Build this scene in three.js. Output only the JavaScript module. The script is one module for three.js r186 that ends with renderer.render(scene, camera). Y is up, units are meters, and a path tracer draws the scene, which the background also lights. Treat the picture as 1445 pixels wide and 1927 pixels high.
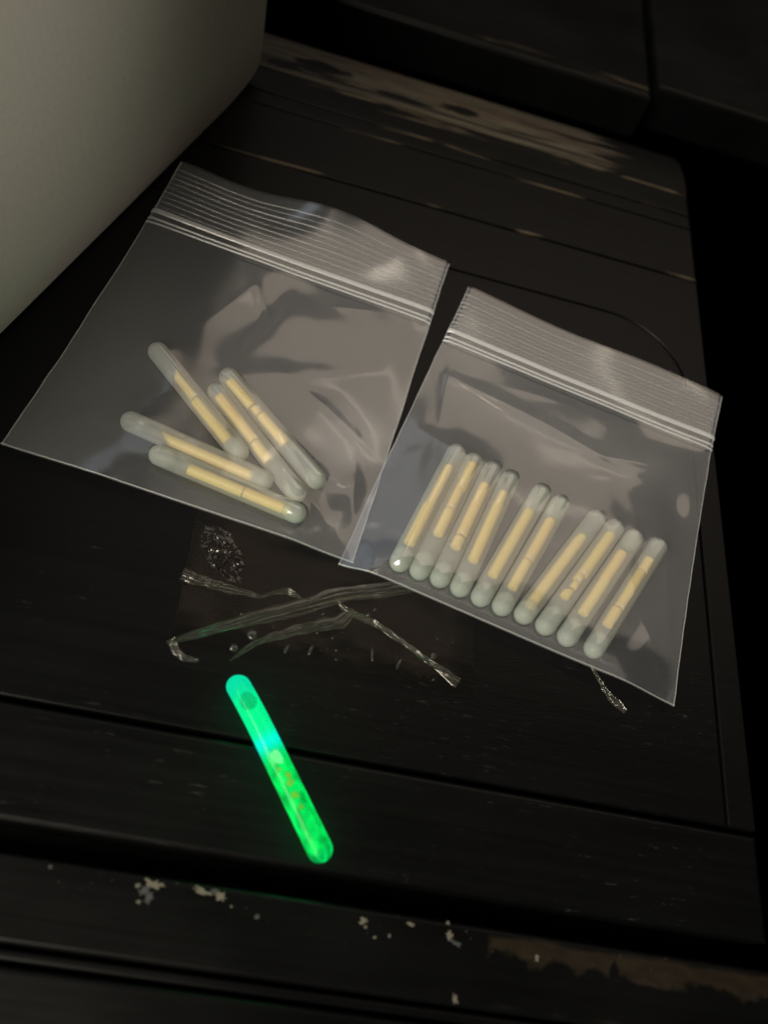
import * as THREE from 'three';
import { ImprovedNoise } from 'three/addons/math/ImprovedNoise.js';
import { RectAreaLightUniformsLib } from 'three/addons/lights/RectAreaLightUniformsLib.js';

// ---------------------------------------------------------------- camera, light, exposure
// Lengths below are written in millimetres and turned to metres by MM. x runs along the planks, y is up.
const MM = 0.001;
const scene = new THREE.Scene();
scene.background = new THREE.Color(0x000000);
const camera = new THREE.PerspectiveCamera(67, 767 / 1024, 0.01, 10);
camera.position.set(0, 0.154, 0);
camera.up.set(-0.22002553, 0.46734039, -0.85626031);
camera.lookAt(0.13427043, 0.154 - 0.8549071, -0.50110408);
camera.focus = 0.180;
camera.userData.fStop = 10;

const renderer = new THREE.WebGLRenderer({ antialias: true });
renderer.toneMapping = THREE.LinearToneMapping;
renderer.toneMappingExposure = 1.0;
renderer.shadowMap.enabled = true;
RectAreaLightUniformsLib.init();

function tag(o, label, category, group) { o.userData.label = label; o.userData.category = category; if (group) o.userData.group = group; return o; }
const taken = {};
function numbered(name) { const k = taken[name] = (taken[name] ?? -1) + 1; return k ? `${name}_${String(k).padStart(3, '0')}` : name; }
function thing(name, label, category, group) { const g = new THREE.Group(); g.name = numbered(name); scene.add(g); return tag(g, label, category, group); }
function metres(geo) { if (!geo.userData.inMetres) { geo.scale(MM, MM, MM); geo.userData.inMetres = true; } return geo; }
function part(name, geo, mat, parent) {
  const m = new THREE.Mesh(metres(geo), mat); m.name = name; m.castShadow = m.receiveShadow = true; parent.add(m); return m;
}

// two luminous panels hang above and beyond the table; the films mirror them
function lightPanel(x0, x1, z0, z1, y, color, power, glow, label) {
  const t = thing('ceiling_light_panel', label, 'lamp', 'light panels over the table');
  const w = x1 - x0, d = z1 - z0;
  t.position.set((x0 + x1) / 2 * MM, y * MM, (z0 + z1) / 2 * MM);
  const tray = new THREE.BoxGeometry(w + 24, 22, d + 24); tray.translate(0, 14, 0);
  part('tray', tray, new THREE.MeshStandardMaterial({ color: 0x1a1a1a, roughness: 0.8 }), t);
  const diff = new THREE.BoxGeometry(w, 4, d);
  part('diffuser', diff, new THREE.MeshStandardMaterial({ color: 0xffffff, roughness: 0.6, emissive: color, emissiveIntensity: glow }), t);
  const l = new THREE.RectAreaLight(color, power, w * MM, d * MM);
  l.position.set(0, -4 * MM, 0); l.rotation.x = -Math.PI / 2; t.add(l);
  for (const sx of [-1, 1]) { const g = new THREE.CylinderGeometry(3, 3, 300, 8); g.translate(sx * w * 0.35, 174, 0); part('hanger_rod', g, new THREE.MeshStandardMaterial({ color: 0x222222, roughness: 0.6 }), t); }
}
lightPanel(-170, 830, -1300, -390, 900, new THREE.Color().setRGB(1, 0.82, 0.65), 0.80, 0.06, 'warm white rectangular light panel hanging above the table');
lightPanel(-1250, -300, -1450, -280, 900, new THREE.Color().setRGB(0.70, 0.83, 1.0), 0.5, 0.05, 'cool bluish rectangular light panel hanging above the table');

{ // a small bright lamp and a tube lamp under the warm panel: they glint in the films' waves
  const warm = new THREE.Color().setRGB(1, 0.84, 0.66), dark = new THREE.MeshStandardMaterial({ color: 0x1a1a1a, roughness: 0.8 });
  const spot = (name, label, x, y, z, w, d, turn, L) => {
    const t = thing(name, label, 'lamp'); t.position.set(x * MM, y * MM, z * MM); t.rotation.y = turn;
    const tray = new THREE.BoxGeometry(w + 8, 10, d + 8); tray.translate(0, 7, 0); part('tray', tray, dark, t);
    part('diffuser', new THREE.BoxGeometry(w, 3, d), new THREE.MeshStandardMaterial({ color: 0xffffff, roughness: 0.6, emissive: warm, emissiveIntensity: 0.3 }), t);
    const l = new THREE.RectAreaLight(warm, L, w * MM, d * MM); l.position.set(0, -3 * MM, 0); l.rotation.x = -Math.PI / 2; t.add(l);
    for (const sx of [-1, 1]) { const g = new THREE.CylinderGeometry(2, 2, 20, 8); g.translate(sx * w * 0.3, 18, 0); part('bracket', g, dark, t); }
  };
  spot('square_lamp', 'small bright square lamp mounted under the warm light panel', 100, 870, -720, 120, 80, 0.5, 3.2);
  spot('tube_lamp', 'long thin tube lamp mounted under the warm light panel', 430, 870, -835, 420, 45, -0.2, 2.6);
}
{ // a brighter lamp behind and to the left of the photographer, just out of the pale side's sight
  const t = thing('hanging_lamp', 'warm square lamp hanging behind the photographer on the side of the pale box', 'lamp');
  t.position.set(-0.57, 0.75, 0.55); t.lookAt(0.03, 0, -0.11);
  const tray = new THREE.BoxGeometry(620, 620, 20); tray.translate(0, 0, -14); part('tray', tray, new THREE.MeshStandardMaterial({ color: 0x1a1a1a, roughness: 0.8 }), t);
  const warm = new THREE.Color().setRGB(1, 0.90, 0.73);
  part('diffuser', new THREE.BoxGeometry(600, 600, 4), new THREE.MeshStandardMaterial({ color: 0xffffff, roughness: 0.6, emissive: warm, emissiveIntensity: 0.5 }), t);
  const l = new THREE.RectAreaLight(warm, 18, 0.6, 0.6); l.position.set(0, 0, 0.004); l.rotation.y = Math.PI; t.add(l);
  const r = new THREE.CylinderGeometry(3, 3, 300, 8); r.rotateX(-0.9); r.translate(0, 100, -140); part('hanger_rod', r, new THREE.MeshStandardMaterial({ color: 0x222222, roughness: 0.6 }), t);
}
{ // desk lamp whose shade cuts its beam off along the pale box
  const t = thing('desk_lamp', 'black desk lamp with a cone shade standing on the front rail of the table', 'lamp');
  t.position.set(330 * MM, -0.6 * MM, 120 * MM);
  const black = new THREE.MeshStandardMaterial({ color: 0x111111, roughness: 0.5 });
  part('base', new THREE.LatheGeometry([[0, 0], [58, 0], [60, 3], [58, 9], [12, 13], [0, 13]].map(p => new THREE.Vector2(...p)), 40), black, t);
  const stem = new THREE.CatmullRomCurve3([new THREE.Vector3(0, 12, 0), new THREE.Vector3(6, 190, 4), new THREE.Vector3(0, 330, 0), new THREE.Vector3(-22, 378, -14), new THREE.Vector3(-60, 380.6, -34)]);
  part('stem', new THREE.TubeGeometry(stem, 40, 5, 10), black, t);
  const head = new THREE.Group(); head.name = 'lamp_head'; head.position.set(-60 * MM, 380.6 * MM, -34 * MM); t.add(head);
  const aim = new THREE.Vector3(-72, 104, -108), from = new THREE.Vector3(270, 380, 86);
  const dir = aim.clone().sub(from).normalize();
  head.quaternion.setFromUnitVectors(new THREE.Vector3(0, -1, 0), dir);
  part('shade', new THREE.LatheGeometry([[14, 30], [20, 28], [46, -40], [45, -40], [18, 26], [13, 28]].map(p => new THREE.Vector2(...p)), 40), black, head);
  const bulb = part('bulb', new THREE.SphereGeometry(9, 20, 14), new THREE.MeshStandardMaterial({ color: 0xffffff, emissive: 0xfff0d8, emissiveIntensity: 2 }), head);
  bulb.castShadow = false;
  const s = new THREE.SpotLight(new THREE.Color().setRGB(1, 0.94, 0.82), 0.37, 2, 0.188, 1.0, 2);
  s.castShadow = true; s.shadow.radius = 1; s.position.copy(from).multiplyScalar(MM); s.target.position.copy(aim).multiplyScalar(MM);
  scene.add(s, s.target);
}

// ---------------------------------------------------------------- helpers
let seed = 7; const rnd = () => (seed = (seed * 1664525 + 1013904223) >>> 0) / 4294967296;
const rr = (a, b) => a + (b - a) * rnd();
const perlin = new ImprovedNoise();
const N = (x, y, z = 0) => perlin.noise(x, y, z);
const fbm = (x, y, z = 0, o = 4) => { let s = 0, a = 1, t = 0; for (let i = 0; i < o; i++) { s += a * N(x, y, z + i * 7.3); t += a; a *= 0.5; x *= 2.03; y *= 2.03; } return s / t; };
const clamp = (v, a = 0, b = 1) => Math.min(b, Math.max(a, v));
const sm = (a, b, v) => { const t = clamp((v - a) / (b - a)); return t * t * (3 - 2 * t); };
const toS = v => { v = clamp(v); return Math.round(255 * (v < 0.0031308 ? 12.92 * v : 1.055 * Math.pow(v, 1 / 2.4) - 0.055)); };
// paints three textures over the rectangle x0..x1, z0..z1 (mm): colour (linear values), roughness and height
function paint(w, h, x0, x1, z0, z1, fn) {
  const c = new Uint8Array(w * h * 4), r = new Uint8Array(w * h * 4), b = new Uint8Array(w * h * 4);
  const out = { r: 0, g: 0, b: 0, rough: 0, height: 0 };
  for (let j = 0; j < h; j++) for (let i = 0; i < w; i++) {
    fn(x0 + (x1 - x0) * (i + 0.5) / w, z0 + (z1 - z0) * (j + 0.5) / h, out);
    const k = (j * w + i) * 4;
    c[k] = toS(out.r); c[k + 1] = toS(out.g); c[k + 2] = toS(out.b);
    r[k] = r[k + 1] = r[k + 2] = 255 * clamp(out.rough); b[k] = b[k + 1] = b[k + 2] = 255 * clamp(out.height);
    c[k + 3] = r[k + 3] = b[k + 3] = 255;
  }
  const mk = (d, s) => { const t = new THREE.DataTexture(d, w, h); t.magFilter = THREE.LinearFilter; t.minFilter = THREE.LinearMipmapLinearFilter; t.generateMipmaps = true; t.wrapS = t.wrapT = THREE.RepeatWrapping; if (s) t.colorSpace = THREE.SRGBColorSpace; t.needsUpdate = true; return t; };
  return { map: mk(c, true), roughnessMap: mk(r), bumpMap: mk(b), rect: [x0, x1, z0, z1] };
}
function woodMat(p, bump, spec) {
  return new THREE.MeshPhysicalMaterial({ map: p.map, roughnessMap: p.roughnessMap, bumpMap: p.bumpMap, roughness: 1, bumpScale: bump * MM, specularIntensity: spec });
}
function topUV(geo, [x0, x1, z0, z1]) { // looked straight down on, in mm, before metres()
  const p = geo.attributes.position, uv = new Float32Array(p.count * 2);
  for (let i = 0; i < p.count; i++) { uv[2 * i] = (p.getX(i) - x0) / (x1 - x0); uv[2 * i + 1] = (p.getZ(i) - z0) / (z1 - z0); }
  geo.setAttribute('uv', new THREE.BufferAttribute(uv, 2)); return geo;
}
// a board with rounded upper edges, from a shape drawn in x and z
function board(shape, top, thick, round) {
  const g = new THREE.ExtrudeGeometry(shape, { depth: thick - round, bevelEnabled: true, bevelThickness: round, bevelSize: round, bevelOffset: -round, bevelSegments: 4, curveSegments: 16 });
  g.rotateX(-Math.PI / 2); // shape y becomes -z
  g.translate(0, top - thick, 0); return g;
}
function rectShape(x0, x1, z0, z1) { const s = new THREE.Shape(); s.moveTo(x0, -z1); s.lineTo(x1, -z1); s.lineTo(x1, -z0); s.lineTo(x0, -z0); s.closePath(); return s; }

// ---------------------------------------------------------------- the table
const table = thing('wooden_table', 'black painted wooden tabletop with worn edges and plank joints under the bags', 'table');
const SPEC = 0.30;
const grain = (x, z) => 0.5 + 0.5 * fbm(x * 0.012, z * 0.55, 3.1, 3);
const panelPaint = paint(1700, 1150, -112, 114, -180, -30, (x, z, o) => {
  const g = grain(x, z), m = fbm(x * 0.02, z * 0.03, 9, 4), f = N(x * 0.35, z * 4.2, 5);
  let v = 0.0012 + 0.0022 * g + 0.0012 * m;
  o.r = v * 0.92; o.g = v; o.b = v * 1.1; o.rough = 0.36 + 0.10 * m + 0.10 * (g - 0.5) + 0.03 * f;
  o.height = 0.5 + 0.32 * (g - 0.5) + 0.12 * f;
  // bare reddish wood where old paint came off, under the tape
  const e = fbm(x * 0.18, z * 0.5, 21, 4) * 6;
  const inside = Math.min(x + 15 + e * 0.4, 44 - x + e * 0.3, z + 82, -53 - z + e);
  const k = sm(-0.6, 1.4, inside) * sm(-0.38, 0.12, fbm(x * 0.07, z * 0.16, 33, 4));
  o.r += k * 0.006; o.g += k * 0.004; o.b += k * 0.003; o.rough += 0.08 * k;
  // short pale rub marks along the grain and dust specks
  const d = N(x * 0.22, z * 1.6, 44) + 0.5 * N(x * 0.9, z * 5, 45);
  const rub = sm(0.50, 0.85, d) * sm(-0.1, 0.5, fbm(x * 0.03, z * 0.03, 50, 2) + 0.15);
  o.r += rub * 0.020; o.g += rub * 0.020; o.b += rub * 0.019; o.rough += 0.12 * rub;
  const sp = N(x * 2.3, z * 2.3, 60); if (sp > 0.78) { const q = sm(0.78, 0.9, sp) * sm(0.0, 0.4, N(x * 0.2, z * 0.2, 61)); o.r += q * 0.1; o.g += q * 0.1; o.b += q * 0.09; }
});
const boardPaint = paint(1400, 1400, -150, 150, -300, 0, (x, z, o) => {
  const g = grain(x * 0.8, z), m = fbm(x * 0.02, z * 0.03, 70, 4), f = N(x * 0.3, z * 4, 71);
  let v = 0.0012 + 0.0022 * g + 0.0012 * m; o.r = v * 0.95; o.g = v; o.b = v * 1.05;
  o.rough = 0.36 + 0.12 * m; o.height = 0.5 + 0.3 * (g - 0.5) + 0.1 * f;
  // paint rubbed off in dashes along the joints
  let k = 0;
  for (const [zz, w] of [[-241, 1.2], [-229.5, 0.9], [-223.5, 0.9], [-199.5, 0.7]]) k = Math.max(k, sm(w, 0, Math.abs(z - zz + 0.6 * N(x * 0.05, zz))) * sm(0.02, 0.3, fbm(x * 0.045, zz * 0.7, 80, 3)));
  const p = sm(0.16, 0.4, fbm(x * 0.03, z * 0.22, 90, 4)) * sm(-226, -243, z) * 0.6; k = Math.max(k, p);
  o.r += k * 0.075; o.g += k * 0.058; o.b += k * 0.038; o.rough += 0.2 * k;
});
const nosePaint = paint(1600, 400, -160, 140, -285, -238, (x, z, o) => {
  const g = fbm(x * 0.02, z * 0.8, 100, 3), t = (z + 242) / -30;
  let wear = sm(-0.12, 0.10, fbm(x * 0.022, z * 0.20, 111, 5) + 0.20 - 0.5 * sm(70, 100, x));
  const knot = (cx, cz, rx, rz) => sm(1.3, 0.8, Math.hypot((x - cx) / rx, (z - cz) / rz) + 0.5 * fbm(x * 0.2, z * 0.3, 120, 3));
  wear *= 1 - Math.max(knot(-18, -252, 9, 3.2), knot(30, -251, 6, 2.5), knot(-30, -246, 6, 1.6), knot(10, -247.5, 10, 1.5));
  wear *= 1 - 0.9 * sm(1.2, 0, Math.abs(z + 245.5)) ;
  if (x > 80) wear *= sm(104, 80, x);
  wear *= 0.55 + 0.45 * sm(-0.3, 0.4, fbm(x * 0.05, z * 0.7, 115, 3));
  const red = sm(0.0, 0.35, fbm(x * 0.02, z * 0.1, 130, 3));
  const a = 0.003 + 0.003 * g;
  o.r = a + wear * (0.066 + 0.03 * g); o.g = a + wear * (0.056 - 0.010 * red + 0.03 * g); o.b = a + wear * (0.040 - 0.008 * red + 0.025 * g);
  o.rough = 0.5 + 0.3 * wear; o.height = 0.6 - 0.25 * wear + 0.2 * g;
});
const frontPaint = paint(2048, 500, -100, 140, -14, 44, (x, z, o) => {
  const g = grain(x, z + 40), m = fbm(x * 0.03, z * 0.06, 140, 4);
  let v = 0.0012 + 0.0022 * g + 0.0012 * m; o.r = v * 0.92; o.g = v; o.b = v * 1.1; o.rough = 0.36 + 0.12 * m; o.height = 0.6 + 0.3 * (g - 0.5);
  // brown wood bared along the edge, bitten into by rounded remains of paint
  const b = fbm(x * 0.10, z * 0.13, 150, 4) * 4;
  let k = sm(0, 1.4, Math.min(x - 54 + b, z + 7.9 + 0.3 * b, -2.4 - z + 2.6 * fbm(x * 0.16, 1.7, 151, 3) + b * 0.6));
  for (const [cx, cz, rx, rz] of [[58, -1.5, 7, 3.4], [69, -2.2, 3.4, 2.6], [76, -2.0, 3.0, 2.4], [80, -3.6, 1.0, 2.4], [86, -1.0, 5, 2.0], [99, -1.4, 7, 3.2], [112, -1.0, 6, 3]]) k *= sm(0.75, 1.15, Math.hypot((x - cx) / rx, (z - cz) / rz) + 0.35 * fbm(x * 0.5, z * 0.5, 170, 3));
  k = Math.max(k, 0.7 * sm(0, 1, Math.min(x - 56 + b, z - 3.2, 4.6 - z)) * sm(0.0, 0.3, fbm(x * 0.1, z * 0.3, 152, 3)));
  { const w = 0.7 + 0.6 * fbm(x * 0.25, z * 0.6, 175, 4); o.r += k * w * (0.011 + 0.008 * g); o.g += k * w * (0.0078 + 0.005 * g); o.b += k * w * (0.0035 + 0.003 * g); }; o.rough += 0.15 * k; o.height -= 0.3 * k;
  const sp = N(x * 1.9, z * 1.9, 160) + 0.4 * N(x * 4, z * 4, 161); const q = sm(0.72, 0.9, sp) * sm(-0.5, -6, z) * 0.8; o.r += q * 0.2; o.g += q * 0.19; o.b += q * 0.15;
});
const panelMat = woodMat(panelPaint, 0.10, SPEC), boardMat = woodMat(boardPaint, 0.10, SPEC), noseMat = woodMat(nosePaint, 0.25, 0.3), frontMat = woodMat(frontPaint, 0.25, SPEC);

const XL = -260, XR = 113;
{
  // inset panel with the rounded far corner
  const s = new THREE.Shape(), R = 24, x0 = XL, x1 = 106, z0 = -174.6, z1 = -34;
  s.moveTo(x0, -z1); s.lineTo(x1, -z1); s.lineTo(x1, -z0 - R); s.absarc(x1 - R, -z0 - R, R, 0, Math.PI / 2, false); s.lineTo(x0, -z0); s.closePath();
  part('inset_panel', topUV(board(s, 0, 10, 0.35), panelPaint.rect), panelMat, table);
  // frame round it: right stile and far rail in one board with the corner cut out
  const q = new THREE.Shape(), G = 0.55;
  q.moveTo(x1 + G, -z1); q.lineTo(XR, -z1); q.lineTo(XR, 198); q.lineTo(XL, 198); q.lineTo(XL, -z0 + G); q.lineTo(x1 - R, -z0 + G);
  q.absarc(x1 - R, -z0 - R, R + G, Math.PI / 2, 0, true); q.closePath();
  part('frame_board', topUV(board(q, 0.05, 10, 0.4), boardPaint.rect), boardMat, table);
  part('plank', topUV(board(rectShape(XL, XR, -33.1, -13), 0, 10, 1.1), panelPaint.rect), panelMat, table);
  part('plank', topUV(board(rectShape(XL, XR, -223.2, -198.9), 0, 10, 0.5), boardPaint.rect), boardMat, table);
  part('plank', topUV(board(rectShape(XL, XR, -229.6, -223.8), -0.1, 10, 0.4), boardPaint.rect), boardMat, table);
  part('plank', topUV(board(rectShape(XL, XR, -241.8, -230.1), 0, 10, 0.5), boardPaint.rect), boardMat, table);
  // worn nosing falling away behind
  const n = 14, prof = []; for (let i = 0; i <= n; i++) { const t = i / n; prof.push([-242.2 - 29 * t, -0.1 - 1.2 * t - 5.5 * t * t * t]); }
  prof.push([-271.5, -16], [-242.2, -16]);
  const ns = new THREE.Shape(prof.map(([z, y]) => new THREE.Vector2(z, y)));
  const ng = new THREE.ExtrudeGeometry(ns, { depth: XR - XL, bevelEnabled: false }); ng.rotateY(Math.PI / 2); // (z,y,depth) -> x = depth, z = -shape x
  ng.scale(1, 1, -1); ng.translate(XL, 0, 0);
  { const ix = ng.index; if (!ix) { const p = ng.attributes.position; for (let i = 0; i < p.count; i += 3) for (let c = 0; c < 3; c++) { const a = p.array[(i + 1) * 3 + c]; p.array[(i + 1) * 3 + c] = p.array[(i + 2) * 3 + c]; p.array[(i + 2) * 3 + c] = a; } ng.computeVertexNormals(); } }
  part('worn_nosing', topUV(ng, nosePaint.rect), noseMat, table);
  // far boards beyond the dark gap
  part('far_board', topUV(board(rectShape(XL, 102.5, -520, -293), 0, 16, 1.6), boardPaint.rect), boardMat, table);
  part('far_board', topUV(board(rectShape(105.5, 420, -520, -302), 0, 16, 1.6), boardPaint.rect), boardMat, table);
  // front rails
  part('front_rail', topUV(board(rectShape(XL, 420, -8.4, 4.9), -0.6, 10, 0.9), frontPaint.rect), frontMat, table);
  part('bead', topUV(board(rectShape(XL, 420, 5.5, 7.2), -1.0, 8, 0.6), frontPaint.rect), frontMat, table);
  part('front_rail', topUV(board(rectShape(XL, 420, 7.9, 220), -0.6, 10, 0.8), frontPaint.rect), frontMat, table);
  part('under_board', topUV(board(rectShape(XL, XR - 4, -268, -2), -12, 8, 0.5), boardPaint.rect), boardMat, table);
}
// flakes of cream undercoat along the front rail
{
  const cream = new THREE.MeshStandardMaterial({ color: new THREE.Color().setRGB(0.10, 0.09, 0.07), roughness: 0.8 });
  const greyish = new THREE.MeshStandardMaterial({ color: new THREE.Color().setRGB(0.03, 0.032, 0.034), roughness: 0.7 });
  const flake = (cx, cz, rx, rz, mat, turn = 0, hgt = 0.09, name = 'paint_chip') => {
    const pts = [], n = 23; for (let i = 0; i < n; i++) { const a = i / n * Math.PI * 2, k = rr(0.3, 1.15); pts.push(new THREE.Vector2(Math.cos(a) * rx * k, Math.sin(a) * rz * k)); }
    const g = new THREE.ExtrudeGeometry(new THREE.Shape(pts), { depth: hgt, bevelEnabled: true, bevelSize: 0.05, bevelThickness: 0.06, bevelSegments: 1 });
    g.rotateX(-Math.PI / 2); g.rotateY(turn); g.translate(cx, -0.62, cz); part(name, g, mat, table);
  };
  flake(-6.2, -7.0, 1.9, 0.75, cream, -0.15); flake(-7.6, -5.9, 1.2, 0.9, greyish, 0.5); flake(-6.7, -4.9, 0.8, 1.1, greyish); flake(-8.9, -6.4, 0.5, 0.4, cream); flake(-8.1, -4.0, 0.4, 0.35, cream);
  flake(2.2, -7.0, 2.0, 0.5, cream, -0.25); flake(5.4, -6.7, 1.4, 0.8, cream, -0.3); flake(4.3, -7.4, 0.9, 0.45, greyish);
  flake(-24, -7.2, 0.45, 0.35, greyish); flake(31.4, -6.3, 0.9, 0.6, cream, 0.3); flake(31.9, -5.4, 0.3, 0.25, cream); flake(40.2, -6.9, 0.8, 0.4, cream, -0.2); flake(47.6, -6.1, 0.7, 0.9, cream, 0.2); flake(49.0, -5.0, 1.3, 0.4, greyish, -0.3);
  flake(47.2, -8.1, 0.45, 0.3, cream); flake(49.5, 3.6, 0.5, 0.9, cream, 0.4); flake(64.7, -4.6, 0.4, 0.7, cream, 0.1); flake(12.4, -4.4, 0.6, 0.4, greyish, 0.6); flake(7.6, -5.4, 0.25, 0.2, cream); flake(36.5, -4.6, 0.25, 0.25, cream); flake(33.8, -4.0, 0.25, 0.25, cream);
}

// ---------------------------------------------------------------- the pale box at the left
{
  const box = thing('cardboard_box', 'plain matte cream box with its side along the left bag', 'box');
  const n = new THREE.Vector3(0.961, 0, 0.277).normalize(), t = new THREE.Vector3(0.277, 0, -0.961).normalize();
  const base = n.clone().multiplyScalar(-99);
  box.position.copy(base).multiplyScalar(MM);
  box.quaternion.setFromRotationMatrix(new THREE.Matrix4().makeBasis(t, new THREE.Vector3(0, 1, 0), new THREE.Vector3().crossVectors(t, new THREE.Vector3(0, 1, 0))));
  const s = new THREE.Shape(); // side outline: local x along the side, y up
  s.moveTo(-40, 0.2); s.lineTo(193, 0.2); s.quadraticCurveTo(212, 0.8, 215.5, 4.5); s.quadraticCurveTo(217, 8, 217, 16); s.lineTo(217.6, 79); s.lineTo(-40, 79); s.closePath();
  const g = new THREE.ExtrudeGeometry(s, { depth: 150, bevelEnabled: true, bevelSize: 1.2, bevelThickness: 1.2, bevelOffset: -1.2, bevelSegments: 4, curveSegments: 14 });
  g.translate(0, 0, -151.2);
  const paper = paint(512, 512, 0, 60, 0, 60, (x, z, o) => {
    const u = x / 60 * Math.PI * 2, w = z / 60 * Math.PI * 2; // wraps round
    const a = N(Math.cos(u) * 9, Math.sin(u) * 9, w * 0 + Math.cos(w) * 9) + N(Math.cos(w) * 30, Math.sin(w) * 30, Math.sin(u) * 30);
    const v = 1 + 0.05 * a; o.r = 0.46 * v; o.g = 0.435 * v; o.b = 0.39 * v; o.rough = 0.85; o.height = 0.5 + 0.3 * a;
  });
  const p = g.attributes.position, nn = g.attributes.normal, uv = new Float32Array(p.count * 2);
  for (let i = 0; i < p.count; i++) { uv[2 * i] = (p.getX(i) + (Math.abs(nn.getX(i)) > 0.7 ? p.getZ(i) : 0)) / 60; uv[2 * i + 1] = p.getY(i) / 60; }
  g.setAttribute('uv', new THREE.BufferAttribute(uv, 2));
  part('side', g, new THREE.MeshStandardMaterial({ map: paper.map, roughness: 0.85, bumpMap: paper.bumpMap, bumpScale: 0.03 * MM }), box);
}

// ---------------------------------------------------------------- glow sticks
const R = 2.36, LIFT = 0.45; // tube radius, height of the film below
const shellMat = new THREE.MeshPhysicalMaterial({ color: new THREE.Color().setRGB(0.90, 0.91, 0.86), roughness: 0.42, transmission: 0.84, thickness: 0, ior: 1.35, specularIntensity: 0.35, side: THREE.DoubleSide });
const plugMat = new THREE.MeshPhysicalMaterial({ color: new THREE.Color().setRGB(0.90, 0.91, 0.87), roughness: 0.45, transmission: 0.84, thickness: 0, ior: 1.2, specularIntensity: 0.2, side: THREE.DoubleSide });
const rodMats = [[0.84, 0.56, 0.14], [0.86, 0.60, 0.18], [0.82, 0.57, 0.12]].map(c => new THREE.MeshStandardMaterial({ color: new THREE.Color().setRGB(...c), roughness: 0.45 }));
const tipMat = new THREE.MeshStandardMaterial({ color: new THREE.Color().setRGB(0.72, 0.62, 0.16), roughness: 0.45 });
const bubbleMat = new THREE.MeshPhysicalMaterial({ color: 0xffffff, roughness: 0.15, transmission: 0.8, thickness: 0, ior: 1.4, side: THREE.DoubleSide });
function capsule(r, len, radial = 28) { const g = new THREE.CapsuleGeometry(r, len - 2 * r, 12, radial, 1); g.rotateZ(-Math.PI / 2); return g; } // along x
function rod(x0, x1, r, cut0 = 0, cut1 = 0) { // flat-ended glass ampoule piece, ends may be cut slanting
  const L = x1 - x0, b = Math.min(0.18, L * 0.2);
  const pr = [[0, 0], [r - b, 0], [r - b * 0.3, b * 0.3], [r, b], [r, L - b], [r - b * 0.3, L - b * 0.3], [r - b, L], [0, L]];
  const g = new THREE.LatheGeometry(pr.map(p => new THREE.Vector2(...p)), 18); g.rotateZ(-Math.PI / 2); g.translate(x0, 0, 0);
  const p = g.attributes.position; for (let i = 0; i < p.count; i++) { const t = (p.getX(i) - x0) / L, z = p.getZ(i) / r; if (t < 0.5 && cut0) p.setX(i, p.getX(i) + (1 + z) * cut0 * (1 - 2 * t)); if (t > 0.5 && cut1) p.setX(i, p.getX(i) - (1 + z) * cut1 * (2 * t - 1)); }
  g.computeVertexNormals(); return g;
}
const sticks = { left: [], right: [] };
function glowStick(where, ax, az, bx, bz, segs, label, opt = {}) {
  const t = thing('glow_stick', label, 'glow stick', 'unlit glow sticks in the bags');
  const L = Math.hypot(bx - ax, bz - az), yc = R + LIFT;
  t.position.set((ax + bx) / 2 * MM, yc * MM, (az + bz) / 2 * MM); t.rotation.y = -Math.atan2(bz - az, bx - ax);
  sticks[where].push([ax, az, bx, bz, yc]);
  part('tube', capsule(R, L), shellMat, t);
  const at = f => (f - 0.5) * L, dy = -0.4, rr0 = 1.30;
  for (let i = 0; i < segs.length; i++) {
    const [f0, f1, k = 1, c0 = 0, c1 = 0] = segs[i];
    const g = rod(at(f0), at(f1), rr0 * k, c0, c1); g.translate(0, dy, rr(-0.25, 0.25)); part('ampoule', g, rodMats[(i + sticks[where].length) % 3], t);
    if (opt.greenTip && i === segs.length - 1 && opt.greenTip > 0) { const h = rod(at(f1) + 0.05, at(f1) + 1.4, rr0 * 0.9); h.translate(0, dy, 0); part('dye_tip', h, tipMat, t); }
    if (opt.greenTip < 0 && i === 0) { const h = rod(at(f0) - 1.4, at(f0) - 0.05, rr0 * 0.9); h.translate(0, dy, 0); part('dye_tip', h, tipMat, t); }
  }
  for (const [e, len] of opt.plugs ?? [[1, 4.2]]) { // solid sealed end
    const g = capsule(R - 0.22, len + 1.6); g.translate(e * (L / 2 - len / 2 - 1.0), 0, 0); part('end_plug', g, plugMat, t);
  }
  for (const [f, r] of opt.bubbles ?? []) { const g = new THREE.SphereGeometry(r, 14, 10); g.scale(1.3, 1, 1); g.translate(at(f), R - r - 0.35, 0); part('bubble', g, bubbleMat, t); }
}
const five = 'glow stick among five, ';
glowStick('left', -37.1, -119.3, -9.6, -94.0, [[0.22, 0.47, 0.85, 1.2, 0], [0.485, 0.84]], five + 'single one leaning toward a slanting pair, tapered rod tip', { bubbles: [[0.475, 0.45]], plugs: [[1, 4.4]] });
glowStick('left', -19.7, -116.9, 8.8, -91.6, [[0.08, 0.31], [0.32, 0.38, 0.85], [0.39, 0.64]], five + 'outermost of the slanting pair, rod cracked twice', { bubbles: [[0.36, 0.4]], plugs: [[1, 3.2]] });
glowStick('left', -21.2, -112.0, 5.0, -86.8, [[0.09, 0.49], [0.50, 0.66]], five + 'tucked between its slanting twin and the lone stick', { bubbles: [[0.49, 0.4]], plugs: [[1, 3.6]] });
glowStick('left', -38.0, -97.4, -2.2, -89.2, [[0.25, 0.87, 1, 1.6, 0]], five + 'upper of two near the bag bottom, with slanted rod tip', { bubbles: [[0.13, 0.6]], plugs: [[1, 4.0]] });
glowStick('left', -29.9, -90.5, 6.5, -82.9, [[0.25, 0.60], [0.605, 0.86]], five + 'closest to the bottom seam, with a yellow-green rod tip', { greenTip: 1, plugs: [[1, 3.5], [-1, 4]] });
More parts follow.
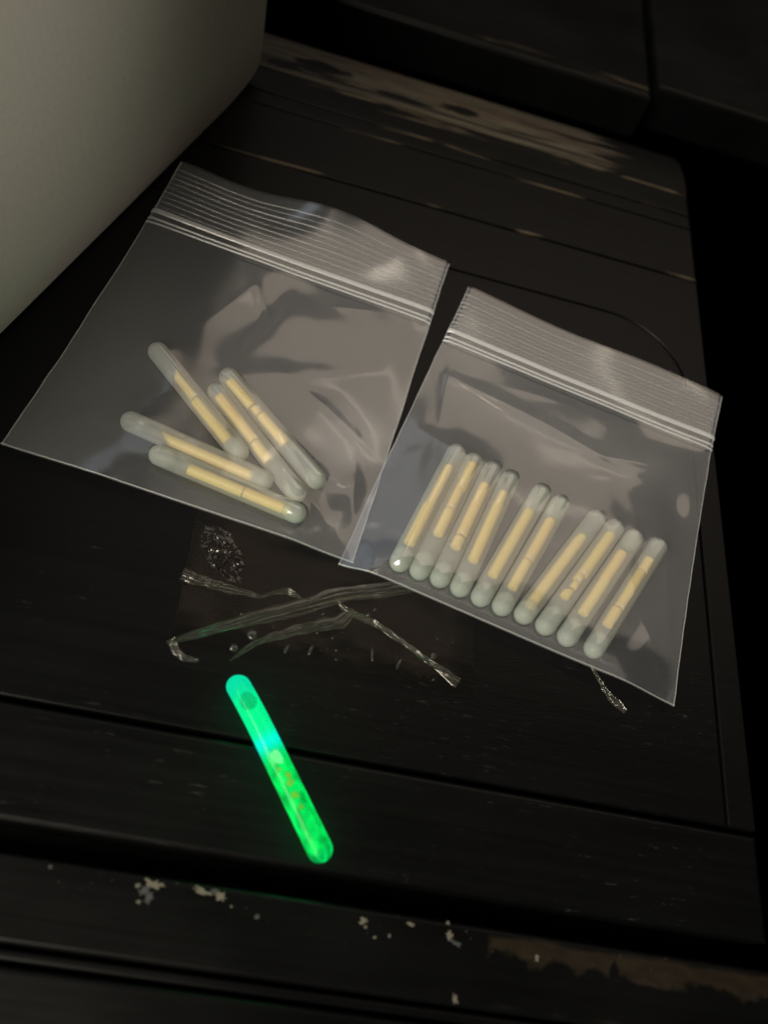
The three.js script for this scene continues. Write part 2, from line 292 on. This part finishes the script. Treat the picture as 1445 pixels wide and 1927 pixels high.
const ord = ['first', 'second', 'third', 'fourth', 'fifth', 'sixth', 'seventh', 'eighth', 'ninth', 'tenth'];
const row = [
  [40.0, -111.6, 28.2, -74.8, [[0.17, 0.49, 0.85], [0.495, 0.80, 1.05]], 'thin upper rod', {}],
  [44.5, -110.2, 32.9, -73.9, [[0.07, 0.29], [0.30, 0.45, 0.9], [0.47, 0.66]], 'rod in three pieces', { bubbles: [[0.29, 0.4], [0.46, 0.4]], plugs: [[1, 5.2]] }],
  [49.3, -109.0, 37.7, -73.1, [[0.18, 0.60], [0.625, 0.70]], 'short stub at the rod end', { bubbles: [[0.61, 0.35]] }],
  [53.9, -107.4, 42.5, -71.9, [[0.16, 0.25, 0.8], [0.252, 0.73]], 'long unbroken rod', {}],
  [62.3, -105.6, 47.2, -70.7, [[0.22, 0.77]], 'plain rod set low beside the wide gap', { plugs: [[1, 4.2], [-1, 6]] }],
  [67.3, -103.8, 52.2, -69.6, [[0.20, 0.55], [0.57, 0.79, 0.95]], 'rod split below the middle', { bubbles: [[0.56, 0.45]], plugs: [[1, 4], [-1, 5]] }],
  [77.0, -101.9, 57.2, -68.9, [[0.26, 0.87]], 'rod with a green upper tip', { greenTip: -1, plugs: [[1, 4.3]] }],
  [81.9, -100.6, 62.3, -67.3, [[0.11, 0.49], [0.505, 0.55, 0.85], [0.565, 0.61, 0.7], [0.63, 0.70, 0.9, 0.6, 0]], 'rod crumbled at its lower end', { bubbles: [[0.5, 0.5], [0.56, 0.5]], plugs: [[1, 6]] }],
  [86.9, -99.0, 67.5, -65.7, [[0.20, 0.45], [0.452, 0.74]], 'rod with a hairline crack', { plugs: [[1, 5.4], [-1, 4]] }],
  [93.2, -98.1, 73.9, -64.2, [[0.17, 0.275], [0.29, 0.60, 0.95], [0.62, 0.75]], 'rod in three pieces at the row end', { bubbles: [[0.283, 0.35], [0.61, 0.35]], plugs: [[1, 5]] }],
];
row.forEach(([ax, az, bx, bz, segs, look, opt], i) => glowStick('right', ax, az, bx, bz, segs, `${ord[i]} glow stick in row from five-stick bag, ${look}`, opt));

// the lit one
{
  const t = thing('lit_glow_stick', 'bright glowing green glow stick lying on the bare black wood', 'glow stick');
  const ax = -0.9, az = -45.2, bx = 22.7, bz = -14.4, L = Math.hypot(bx - ax, bz - az), RL = 2.6;
  t.position.set((ax + bx) / 2 * MM, (RL + 0.05) * MM, (az + bz) / 2 * MM); t.rotation.y = -Math.atan2(bz - az, bx - ax);
  const bend = g => { const p = g.attributes.position; for (let i = 0; i < p.count; i++) { const f = (p.getX(i) + L / 2) / L; p.setZ(i, p.getZ(i) + 0.55 * Math.pow(clamp((0.35 - f) / 0.35), 2)); } g.computeVertexNormals(); return g; };
  const cap = (r, len) => { const g = new THREE.CapsuleGeometry(r, len - 2 * r, 14, 36, 60); g.rotateZ(-Math.PI / 2); return g; };
  part('tube', bend(cap(RL, L)), new THREE.MeshPhysicalMaterial({ color: new THREE.Color().setRGB(0.97, 1, 0.98), roughness: 0.03, transmission: 1, thickness: 0, ior: 1.3, specularIntensity: 0.25, side: THREE.DoubleSide }), t);
  const g = bend(cap(RL - 0.28, L - 0.6)), p = g.attributes.position;
  // the mixed liquid glows unevenly: an emission map laid along (u) and round (v) it; the air bubble at the top glows least
  const W = 256, H = 64, d = new Uint8Array(W * H * 4), uv = new Float32Array(p.count * 2);
  for (let j = 0; j < H; j++) for (let i = 0; i < W; i++) {
    const f = (i + 0.5) / W, a = (j + 0.5) / H * Math.PI * 2 - Math.PI, x = (f - 0.5) * L, n = fbm(x * 0.4, Math.cos(a) * 1.5 + 9, Math.sin(a) * 1.5, 3);
    const hot = Math.exp(-Math.pow((f - 0.385) / 0.042, 2)), up = sm(0.5, 0.3, f), low = sm(0.42, 0.55, f), k = (j * W + i) * 4;
    let r = 0, gr = 0.70 + 0.22 * up + 0.12 * hot + low * 0.85 * n, b = 0.14 + 0.15 * up + 0.50 * hot + 0.10 * sm(0.2, 0.02, f) + 0.12 * n * low - 0.05 * low;
    gr -= 0.2 * sm(0.15, 0.1, f) + 0.15 * sm(0.92, 0.95, f);
    const aw = a * RL, bb = Math.hypot((f - 0.165) * L * 1.05, aw - 0.3), bub = sm(2.0, 1.75, bb); gr -= bub * 0.38; b -= bub * 0.13;
    d[k] = toS(r); d[k + 1] = toS(gr); d[k + 2] = toS(b); d[k + 3] = 255;
  }
  for (let i = 0; i < p.count; i++) { uv[2 * i] = clamp((p.getX(i) + L / 2) / L, 0.005, 0.995); uv[2 * i + 1] = Math.atan2(p.getZ(i), p.getY(i)) / (Math.PI * 2) + 0.5; }
  g.setAttribute('uv', new THREE.BufferAttribute(uv, 2));
  const tex = new THREE.DataTexture(d, W, H); tex.colorSpace = THREE.SRGBColorSpace; tex.magFilter = THREE.LinearFilter; tex.wrapT = THREE.RepeatWrapping; tex.needsUpdate = true;
  part('glowing_liquid', g, new THREE.MeshPhysicalMaterial({ specularIntensity: 0, color: new THREE.Color().setRGB(0.002, 0.02, 0.006), roughness: 0.6, emissive: 0xffffff, emissiveMap: tex, emissiveIntensity: 1.02 }), t);
  const at = f => (f - 0.5) * L;
  const shard = (f, z, rx, rz, e, turn) => { const q = new THREE.IcosahedronGeometry(1, 1), a = q.attributes.position; for (let i = 0; i < a.count; i++) { const k = 1 + 0.35 * N(a.getX(i) * 1.7 + f * 50, a.getY(i) * 1.7, a.getZ(i) * 1.7); a.setXYZ(i, a.getX(i) * k, a.getY(i) * k, a.getZ(i) * k); } q.scale(rx, 0.34, rz); q.rotateY(turn); q.translate(at(f), Math.sqrt(RL * RL - z * z) - 0.42, z); q.computeVertexNormals();
    part('ampoule_shard', q, new THREE.MeshPhysicalMaterial({ specularIntensity: 0.1, color: new THREE.Color().setRGB(0.06, 0.05, 0.01), roughness: 0.5, emissive: new THREE.Color().setRGB(...e), emissiveIntensity: 1 }), t); };
  shard(0.47, 0.1, 1.6, 0.85, [0.10, 0.95, 0.30], 0.1); shard(0.57, -0.35, 0.75, 0.6, [0.08, 0.50, 0.03], 0.4); shard(0.605, -0.1, 0.8, 0.7, [0.08, 0.52, 0.04], 0); shard(0.665, 0.1, 0.8, 0.65, [0.08, 0.52, 0.03], 0.3); shard(0.725, 0.1, 0.6, 0.5, [0.05, 0.45, 0.03], 0.2); shard(0.53, 0.5, 0.5, 0.4, [0.06, 0.60, 0.05], 0.2);
  for (const f of [0.15, 0.38, 0.62, 0.85]) { const l = new THREE.PointLight(new THREE.Color().setRGB(0.0, 1, 0.28), 0.00028, 0.3, 2); l.position.set(at(f) * MM, 0, 0); l.shadow.radius = 0.09; l.castShadow = true; t.add(l); }
}

// ---------------------------------------------------------------- the two resealable bags
const filmMat = new THREE.MeshPhysicalMaterial({ color: new THREE.Color().setRGB(0.93, 0.96, 1), roughness: 0.12, transmission: 0.976, thickness: 0, ior: 1.85, side: THREE.DoubleSide });
const backMat = new THREE.MeshPhysicalMaterial({ color: new THREE.Color().setRGB(0.93, 0.96, 1), roughness: 0.14, transmission: 0.972, thickness: 0, ior: 1.75, side: THREE.DoubleSide });
const ribMat = new THREE.MeshPhysicalMaterial({ color: new THREE.Color().setRGB(0.9, 0.93, 0.96), roughness: 0.25, transmission: 0.80, thickness: 0, ior: 1.7, side: THREE.DoubleSide });
const gripMat = new THREE.MeshPhysicalMaterial({ color: new THREE.Color().setRGB(0.9, 0.93, 0.96), roughness: 0.24, transmission: 0.87, thickness: 0, ior: 1.7, side: THREE.DoubleSide });
const zipMat = new THREE.MeshPhysicalMaterial({ color: new THREE.Color().setRGB(0.9, 0.93, 0.96), roughness: 0.22, transmission: 0.66, thickness: 0, ior: 1.7, side: THREE.DoubleSide });
function bag(label, cor, held, shapeFn, opt) {
  const t = thing('resealable_bag', label, 'plastic bag', 'small resealable bags on the table');
  const cx = (cor[0][0] + cor[2][0]) / 2, cz = (cor[0][1] + cor[2][1]) / 2; t.position.set(cx * MM, 0, cz * MM);
  const NU = 170, NV = 200;
  const XZ = (u, v) => { const a = (1 - u) * (1 - v), b = u * (1 - v), c = u * v, d = (1 - u) * v; return [a * cor[0][0] + b * cor[1][0] + c * cor[2][0] + d * cor[3][0], a * cor[0][1] + b * cor[1][1] + c * cor[2][1] + d * cor[3][1]]; };
  const lift = (u, v) => opt.lift(u, v);
  const rise = (u, v) => opt.seam * sm(0.84, 1, v) * sm(0.0, opt.seamFrom, u) * sm(0, 0.2, 1 - u); // the sticks hold the bottom seam off the wood
  // the upper film is a taut skin: relaxed over the sticks it lies on, held down at its sealed edges
  const over = (u, v) => { const [x, z] = XZ(u, v); let o = 0.35;
    for (const [ax, az, bx, bz, yc] of held) { const L = Math.hypot(bx - ax, bz - az), ux = (bx - ax) / L, uz = (bz - az) / L, s = clamp((x - ax) * ux + (z - az) * uz, R, L - R), d = Math.hypot(x - ax - ux * s, z - az - uz * s); if (d < R + 0.1) o = Math.max(o, yc + 0.18 + Math.sqrt(Math.max(0, R * R - d * d))); }
    return o; };
  const id = (i, j) => j * (NU + 1) + i, h = new Float32Array((NU + 1) * (NV + 1)), ob = new Float32Array(h.length).fill(0.35), fixed = new Uint8Array(h.length);
  for (let j = 0; j <= NV; j++) for (let i = 0; i <= NU; i++) {
    const u = i / NU, v = j / NV, k = id(i, j); ob[k] = over(u, v);
    const vz = opt.zip(u);
    if (i === 0 || i === NU || j === NV) { h[k] = 0.35 + rise(u, v); fixed[k] = 1; }
    else if (v < vz + 0.02) { h[k] = 0.9 * sm(0, 0.012, u) * sm(0, 0.012, 1 - u); if (h[k] < 0.35) h[k] = 0.35; fixed[k] = 1; }
    else h[k] = Math.max(ob[k], 1.2);
  }
  for (let it = 0; it < 650; it++) for (let j = 1; j < NV; j++) for (let i = 1; i < NU; i++) {
    const k = id(i, j); if (fixed[k]) continue;
    const a = (h[k - 1] + h[k + 1] + h[k - NU - 1] + h[k + NU + 1]) / 4 + opt.puff;
    h[k] = Math.max(ob[k], h[k] + 1.93 * (a - h[k]));
  }

  const top = (u, v) => { // bilinear height of the upper film with its waves and creases
    const fi = clamp(u) * NU, fj = clamp(v) * NV, i = Math.min(NU - 1, fi | 0), j = Math.min(NV - 1, fj | 0), a = fi - i, b = fj - j;
    const b4 = (h[id(i, j)] * (1 - a) + h[id(i + 1, j)] * a) * (1 - b) + (h[id(i, j + 1)] * (1 - a) + h[id(i + 1, j + 1)] * a) * b;
    const o = over(u, v);
    const edge = sm(0, 0.10, Math.min(u, 1 - u)) * sm(0, 0.08, 1 - v) * (0.25 + 0.75 * sm(0, 0.08, v - opt.zip(u) - 0.02));
    return Math.max(o, b4 + edge * shapeFn(u, v)) + lift(u, v);
  };
  const bottom = (u, v) => 0.12 + 0.07 * fbm(u * 7 + 3, v * 8, opt.seed, 2) * sm(0, 0.05, Math.min(u, 1 - u)) + rise(u, v) + lift(u, v);
  const sheet = (f, n, m) => {
    const pos = [], ix = [];
    for (let j = 0; j <= m; j++) for (let i = 0; i <= n; i++) { const u = i / n, v = j / m, [x, z] = XZ(u + (u - 0.5) * opt.wob(v) + opt.ragged(u, v), v); pos.push(x - cx, f(u, v), z - cz); }
    for (let j = 0; j < m; j++) for (let i = 0; i < n; i++) { const a = j * (n + 1) + i; ix.push(a, a + n + 1, a + 1, a + 1, a + n + 1, a + n + 2); }
    const g = new THREE.BufferGeometry(); g.setAttribute('position', new THREE.Float32BufferAttribute(pos, 3)); g.setIndex(ix); g.computeVertexNormals(); return g;
  };
  const strip = (path, r, flat = 1, n = 90) => { // half-round bead following path(s) -> [u, v]
    const pos = [], ix = [], m = 6;
    const P = s => { const [u, v] = path(s), [x, z] = XZ(u + (u - 0.5) * opt.wob(v) + opt.ragged(u, v), v); return new THREE.Vector3(x - cx, top(clamp(u), clamp(v)), z - cz); };
    for (let i = 0; i <= n; i++) {
      const s = i / n, c = P(s), d = P(Math.min(1, s + 0.004)).sub(P(Math.max(0, s - 0.004))).normalize(), side = new THREE.Vector3().crossVectors(d, new THREE.Vector3(0, 1, 0)).normalize();
      for (let k = 0; k <= m; k++) { const a = k / m * Math.PI; pos.push(c.x + side.x * Math.cos(a) * r, c.y + Math.sin(a) * r * flat + 0.02, c.z + side.z * Math.cos(a) * r); }
    }
    for (let i = 0; i < n; i++) for (let k = 0; k < m; k++) { const a = i * (m + 1) + k; ix.push(a, a + 1, a + m + 1, a + 1, a + m + 2, a + m + 1); }
    const g = new THREE.BufferGeometry(); g.setAttribute('position', new THREE.Float32BufferAttribute(pos, 3)); g.setIndex(ix); g.computeVertexNormals(); return g;
  };
  part('back_film', sheet(bottom, 60, 80), backMat, t);
  part('front_film', sheet(top, NU, NV), filmMat, t);
  for (const dv of [0.0, 0.028, 0.042]) part('zip_track', strip(s => [s, opt.zip(s) - 0.018 + dv], dv === 0 ? 0.85 : 0.32, dv === 0 ? 0.5 : 0.8), zipMat, t);
  for (let k = 0; k < 9; k++) part('grip_line', strip(s => [s, 0.03 + (opt.zip(s) - 0.055) * (k + 0.4) / 9 + 0.0015 * N(s * 5, k)], [0.16, 0.1, 0.2, 0.14, 0.11, 0.19, 0.12, 0.16, 0.1][k], 0.7), gripMat, t);
  part('side_seal', strip(s => [0.003, s], 0.12), ribMat, t); part('side_seal', strip(s => [0.997, s], 0.12), ribMat, t);
  part('bottom_fold', strip(s => [s, 0.997], 0.15), ribMat, t);
}
const corner = (u, v, a, b) => Math.exp(-(Math.pow((u - a) * 80, 2) + Math.pow((v - b) * 99, 2)) / (16 * 16)); // a corner curling up
// sharp-ridged crease of height a along a segment given in bag widths and lengths, k mm wide
const crease = (u, v, u0, v0, u1, v1, k, a) => { const x = (u - u0) * 80, y = (v - v0) * 99, dx = (u1 - u0) * 80, dy = (v1 - v0) * 99, L = Math.hypot(dx, dy), s = (x * dx + y * dy) / (L * L), d = Math.abs(x * dy - y * dx) / L + 9 * Math.max(0, -s, s - 1); return a * Math.exp(-Math.sqrt(d * d + 0.06) / k) * (0.55 + 0.45 * Math.sin(Math.PI * clamp(s))); };
const bump = (u, v, cu, cv, su, sv, a, turn = 0) => { const c = Math.cos(turn), s = Math.sin(turn), x = (u - cu) * c + (v - cv) * s, y = -(u - cu) * s + (v - cv) * c; return a * Math.exp(-(x * x) / (su * su) - (y * y) / (sv * sv)); };
bag('clear resealable bag holding five scattered unlit glow sticks beside the pale box', [[-47.32, -184.72], [32.4, -174.59], [18.91, -74.93], [-59.73, -84.48]], sticks.left,
  (u, v) => 0.26 * fbm(u * 7 + 2, v * 6, 31, 2) * sm(0.3, 0.8, u) + crease(u, v, 0.42, 0.33, 0.36, 0.47, 1.4, 0.35) + crease(u, v, 0.42, 0.33, 0.50, 0.42, 1.2, 0.3) + crease(u, v, 0.99, 0.99, 0.84, 0.90, 1.6, 0.7) + crease(u, v, 0.9, 0.72, 0.99, 0.98, 2.0, 0.5) + crease(u, v, 0.72, 0.62, 0.95, 0.70, 2.2, 0.4)  + crease(u, v, 0.08, 0.33, 0.02, 0.5, 1.5, 0.35) + crease(u, v, 0.1, 0.92, 0.28, 0.8, 2, 0.4) + crease(u, v, 0.70, 0.3, 0.8, 0.27, 1.2, 0.25) + 1.35 * fbm(u * 2.6 + 1.3, v * 2.8 + 4.1, 2.2, 2) * sm(0.1, 0.5, u) + bump(u, v, 0.47, 0.42, 0.05, 0.16, -0.9, 0.2) + bump(u, v, 0.93, 0.84, 0.05, 0.05, 0.9) + bump(u, v, 0.9, 0.95, 0.02, 0.08, 0.5, 0.6) + bump(u, v, 0.72, 0.55, 0.2, 0.04, 0.4, -0.4),
  { zip: u => 0.215 - 0.004 * u, puff: 0.00016, seam: 2.3, seamFrom: 0.3, seed: 5, wob: v => 0.012 * N(v * 4, 3) + 0.004 * N(v * 17, 3), ragged: (u, v) => 0, lift: (u, v) => 5.0 * Math.exp(-Math.pow((u - 0.58) / 0.25, 2)) * Math.pow(clamp(1 - v / 0.2), 1.5) + 0.9 * sm(0.85, 1, u) * sm(0.7, 0.85, v) + 1.6 * corner(u, v, 0, 1) + 2.0 * corner(u, v, 0, 0) + 0.9 * corner(u, v, 1, 0) });
bag('clear resealable bag holding ten unlit glow sticks lined up in a row', [[38.52, -168.19], [115.92, -151.13], [94.57, -56.84], [15.49, -74.38]], sticks.right,
  (u, v) => 0.26 * fbm(u * 6.5 + 5, v * 6, 37, 2) + crease(u, v, 0.12, 0.36, 0.62, 0.42, 1.8, 0.5) + crease(u, v, 0.62, 0.42, 0.86, 0.36, 2.0, 0.7) + crease(u, v, 0.72, 0.45, 0.97, 0.36, 2.2, 0.6) + crease(u, v, 0.05, 0.28, 0.10, 0.5, 1.8, 0.5) + crease(u, v, 0.02, 0.55, 0.2, 0.6, 1.5, 0.4) + crease(u, v, 0.88, 0.62, 0.97, 0.9, 2.2, 0.6) + crease(u, v, 0.82, 0.8, 0.97, 0.98, 1.6, 0.5) + crease(u, v, 0.9, 0.7, 0.99, 0.62, 1.4, 0.45) + crease(u, v, 0.3, 0.3, 0.5, 0.27, 1.3, 0.25) + 1.3 * fbm(u * 2.4 + 7.7, v * 2.6 + 1.4, 8.2, 2) + bump(u, v, 0.82, 0.34, 0.15, 0.05, 1.7, -0.35) + bump(u, v, 0.9, 0.46, 0.07, 0.06, -1.1) + bump(u, v, 0.4, 0.38, 0.25, 0.02, 0.35, 0.12) + bump(u, v, 0.9, 0.85, 0.03, 0.12, 0.6, 0.5),
  { zip: u => 0.206 - 0.028 * u, puff: 0.00016, seam: 2.8, seamFrom: 0.1, seed: 9, wob: v => 0.012 * N(v * 3.6, 13) + 0.004 * N(v * 15, 13), ragged: () => 0, lift: (u, v) => 1.5 * Math.exp(-Math.pow((u - 0.7) / 0.2, 2)) * Math.pow(clamp(1 - v / 0.2), 1.5) + 1.8 * corner(u, v, 1, 1) + 1.5 * corner(u, v, 1, 0) + 0.8 * corner(u, v, 0, 0) });

// ---------------------------------------------------------------- the clear tape stuck on the wood
{
  const t = thing('clear_tape', 'piece of clear sticky tape creased and bubbled on the wood below the bags', 'tape');
  const tapeMat = new THREE.MeshPhysicalMaterial({ color: new THREE.Color().setRGB(0.95, 0.94, 0.92), roughness: 0.06, transmission: 1, thickness: 0, ior: 1.5, specularIntensity: 0.1, side: THREE.DoubleSide });
  const foldMat = new THREE.MeshPhysicalMaterial({ color: new THREE.Color().setRGB(0.75, 0.75, 0.68), roughness: 0.13, transmission: 0.972, thickness: 0, ior: 1.65, specularIntensity: 0.8, side: THREE.DoubleSide });
  const n = 260, m = 140, pos = [], ix = [];
  for (let j = 0; j <= m; j++) for (let i = 0; i <= n; i++) {
    const v = j / m, u = i / n, z = -81 + v * (30.5 + 0.5 * N(u * 20, 1.5)), x = -17 + 2.4 * v + 0.25 * N(v * 14, 4) + u * 63.5;
    let y = 0.10 + 0.03 * N(x * 0.25, z * 0.25, 210);
    const s = N(x * 0.9, z * 0.9, 230); if (s > 0.55) y += (s - 0.55) * 0.8;
    pos.push(x, y, z);
  }
  for (let j = 0; j < m; j++) for (let i = 0; i < n; i++) { const a = j * (n + 1) + i; ix.push(a, a + n + 1, a + 1, a + 1, a + n + 1, a + n + 2); }
  const g = new THREE.BufferGeometry(); g.setAttribute('position', new THREE.Float32BufferAttribute(pos, 3)); g.setIndex(ix); g.computeVertexNormals();
  part('strip', g, tapeMat, t);
  const fold = (pts, hgt, name = 'crease') => { // folded-over ridge of tape: straight runs, [x, z, half width] at each corner
    const P = [], I = [], N1 = 80, M1 = 20, len = [0]; for (let i = 1; i < pts.length; i++) len.push(len[i - 1] + Math.hypot(pts[i][0] - pts[i - 1][0], pts[i][1] - pts[i - 1][1]));
    const at = s => { const d = s * len[len.length - 1]; let i = 1; while (i < pts.length - 1 && len[i] < d) i++; const t = (d - len[i - 1]) / (len[i] - len[i - 1]); return pts[i - 1].map((v, c) => v + (pts[i][c] - v) * t); };
    for (let i = 0; i <= N1; i++) {
      const s = i / N1, p = at(s), a = at(Math.max(0, s - 0.05)), b = at(Math.min(1, s + 0.05)), dl = Math.hypot(b[0] - a[0], b[1] - a[1]), sx = -(b[1] - a[1]) / dl, sz = (b[0] - a[0]) / dl;
      const wl = p[2] * (1 + 0.35 * N(s * 11, pts[0][0], 3)), wr = p[2] * (1 + 0.35 * N(s * 9, pts[0][0], 8)), r1 = -0.35 + 0.5 * N(s * 4, pts[0][1], 5), r2 = 0.45 + 0.5 * N(s * 5, pts[0][1], 15);
      for (let k = 0; k <= M1; k++) { const q = k / M1 * 2 - 1; let y = 0.16 + 0.22 * hgt * (1 - q * q); for (let c = 0; c < 5; c++) { const r = -0.85 + 0.42 * c + 0.30 * N(s * 2.2, pts[0][1] + c * 3.3, 5), A = 0.30 + 0.7 * N(s * 3 + c, pts[0][0] * 0.7, c * 2.1); y += hgt * Math.max(0, A) * Math.max(0, 1 - Math.abs(q - r) * 6); } y += 0.04 * N(s * 30, q * 3, 9); P.push(p[0] + sx * q * (q < 0 ? wl : wr), Math.max(0.15, y), p[1] + sz * q * (q < 0 ? wl : wr)); }
    }
    for (let i = 0; i < N1; i++) for (let k = 0; k < M1; k++) { const a = i * (M1 + 1) + k; I.push(a, a + 1, a + M1 + 1, a + 1, a + M1 + 2, a + M1 + 1); }
    let f = new THREE.BufferGeometry(); f.setAttribute('position', new THREE.Float32BufferAttribute(P, 3)); f.setIndex(I); f = f.toNonIndexed(); f.computeVertexNormals(); part(name, f, foldMat, t);
  };
  fold([[-15.2, -49.6, 0.3], [-10, -52.6, 1.0], [-2.5, -56.9, 1.3], [8.7, -63, 1.2], [18.4, -68.3, 1.6], [26.4, -71, 1.3], [36, -75, 1.1]], 0.7);
  fold([[8, -61.6, 0.2], [18.6, -66.8, 0.5], [26.6, -69.4, 0.6], [36, -73.2, 0.4]], 0.5);
  fold([[-14.9, -50.4, 0.9], [-13.2, -48.4, 0.8], [-11.6, -47.2, 0.7], [-8.4, -47.2, 0.35]], 0.35);
  fold([[-2.5, -48.4, 0.15], [1.7, -53.1, 0.8], [9.7, -57.8, 1.1], [18.3, -61.4, 1.6], [20.9, -64.6, 0.7]], 0.5);
  fold([[17.0, -66, 0.3], [19.2, -64.0, 0.9], [25.1, -62.9, 0.8], [32.6, -59.6, 0.6], [40.1, -55.8, 0.7], [45.3, -53.2, 1.3]], 0.45);
  fold([[-16.2, -64.6, 1.6], [-9.6, -63.8, 1.1], [-3.5, -63.5, 0.8], [0.8, -63.2, 0.45], [3.2, -64.8, 0.5], [6, -65.8, 0.9], [9.4, -64.7, 0.25]], 0.4);
  fold([[-6, -54.0, 0.15], [9.3, -61.0, 0.45], [19.5, -66.8, 0.3]], 0.3);
  fold([[75.6, -63, 0.3], [78.8, -58.4, 0.6], [81.5, -55.8, 1.3], [83.6, -54.2, 0.6]], 0.5, 'loose_end');
  { // a patch crumpled into small facets
    const P = [], I = [], n1 = 36; for (let j = 0; j <= n1; j++) for (let i = 0; i <= n1; i++) { const x0 = (i / n1 - 0.5) * 9 + rr(-0.07, 0.07), z0 = (j / n1 - 0.5) * 12 + rr(-0.07, 0.07), x = -9.0 + x0 + z0 * 0.5, z = -71.2 + z0, k = sm(1.15, 0.5, Math.hypot(x0 / 4.2, z0 / 5.6) + 0.55 * fbm(x * 0.35, z * 0.35, 240, 3)); P.push(x, 0.125 + k * (0.06 + 0.55 * Math.abs(N(x * 0.9, z * 0.9, 250)) + rr(0, 0.24)), z); }
    for (let j = 0; j < n1; j++) for (let i = 0; i < n1; i++) { const a = j * (n1 + 1) + i, q = [a, a + 1, a + n1 + 1, a + n1 + 2]; if (q.every(k => P[3 * k + 1] < 0.16) || N(P[3 * a] * 0.9, P[3 * a + 2] * 0.9, 260) > 0.12) continue; I.push(a, a + n1 + 1, a + 1, a + 1, a + n1 + 1, a + n1 + 2); }
    let f = new THREE.BufferGeometry(); f.setAttribute('position', new THREE.Float32BufferAttribute(P, 3)); f.setIndex(I); f = f.toNonIndexed(); f.computeVertexNormals();
    part('crumpled_patch', f, new THREE.MeshPhysicalMaterial({ color: new THREE.Color().setRGB(0.8, 0.8, 0.82), roughness: 0.05, transmission: 1, thickness: 0, ior: 1.6, specularIntensity: 1, side: THREE.DoubleSide }), t);
  }
  const bubMat = new THREE.MeshPhysicalMaterial({ color: 0xffffff, roughness: 0.06, transmission: 0.98, thickness: 0, ior: 1.5, side: THREE.DoubleSide });
  const dome = (x, z, rx, rz, hh, turn = 0) => { const q = new THREE.SphereGeometry(1, 18, 8, 0, Math.PI * 2, 0, Math.PI / 2); q.scale(rx, hh, rz); q.rotateY(turn); q.translate(x, 0.14, z); part('air_bubble', q, bubMat, t); };
  dome(0.8, -54.7, 1.1, 1.1, 0.5); dome(-2.2, -51.2, 0.9, 0.8, 0.4); dome(8.3, -53.2, 0.45, 1.1, 0.5, -0.3); dome(13.2, -53.9, 0.45, 1.25, 0.5, -0.2); dome(26.1, -55.5, 0.35, 1.5, 0.45, 0.1); dome(32.0, -54.7, 0.4, 1.3, 0.45, -0.3); dome(24.1, -64.2, 0.5, 0.5, 0.4); dome(25.3, -65.7, 0.45, 0.4, 0.35); dome(39.3, -58.0, 0.7, 0.8, 0.45);
  for (let i = 0; i < 34; i++) dome(rr(-12, 44), rr(-66, -52), rr(0.12, 0.34), rr(0.12, 0.34), rr(0.1, 0.25));
}

renderer.render(scene, camera);
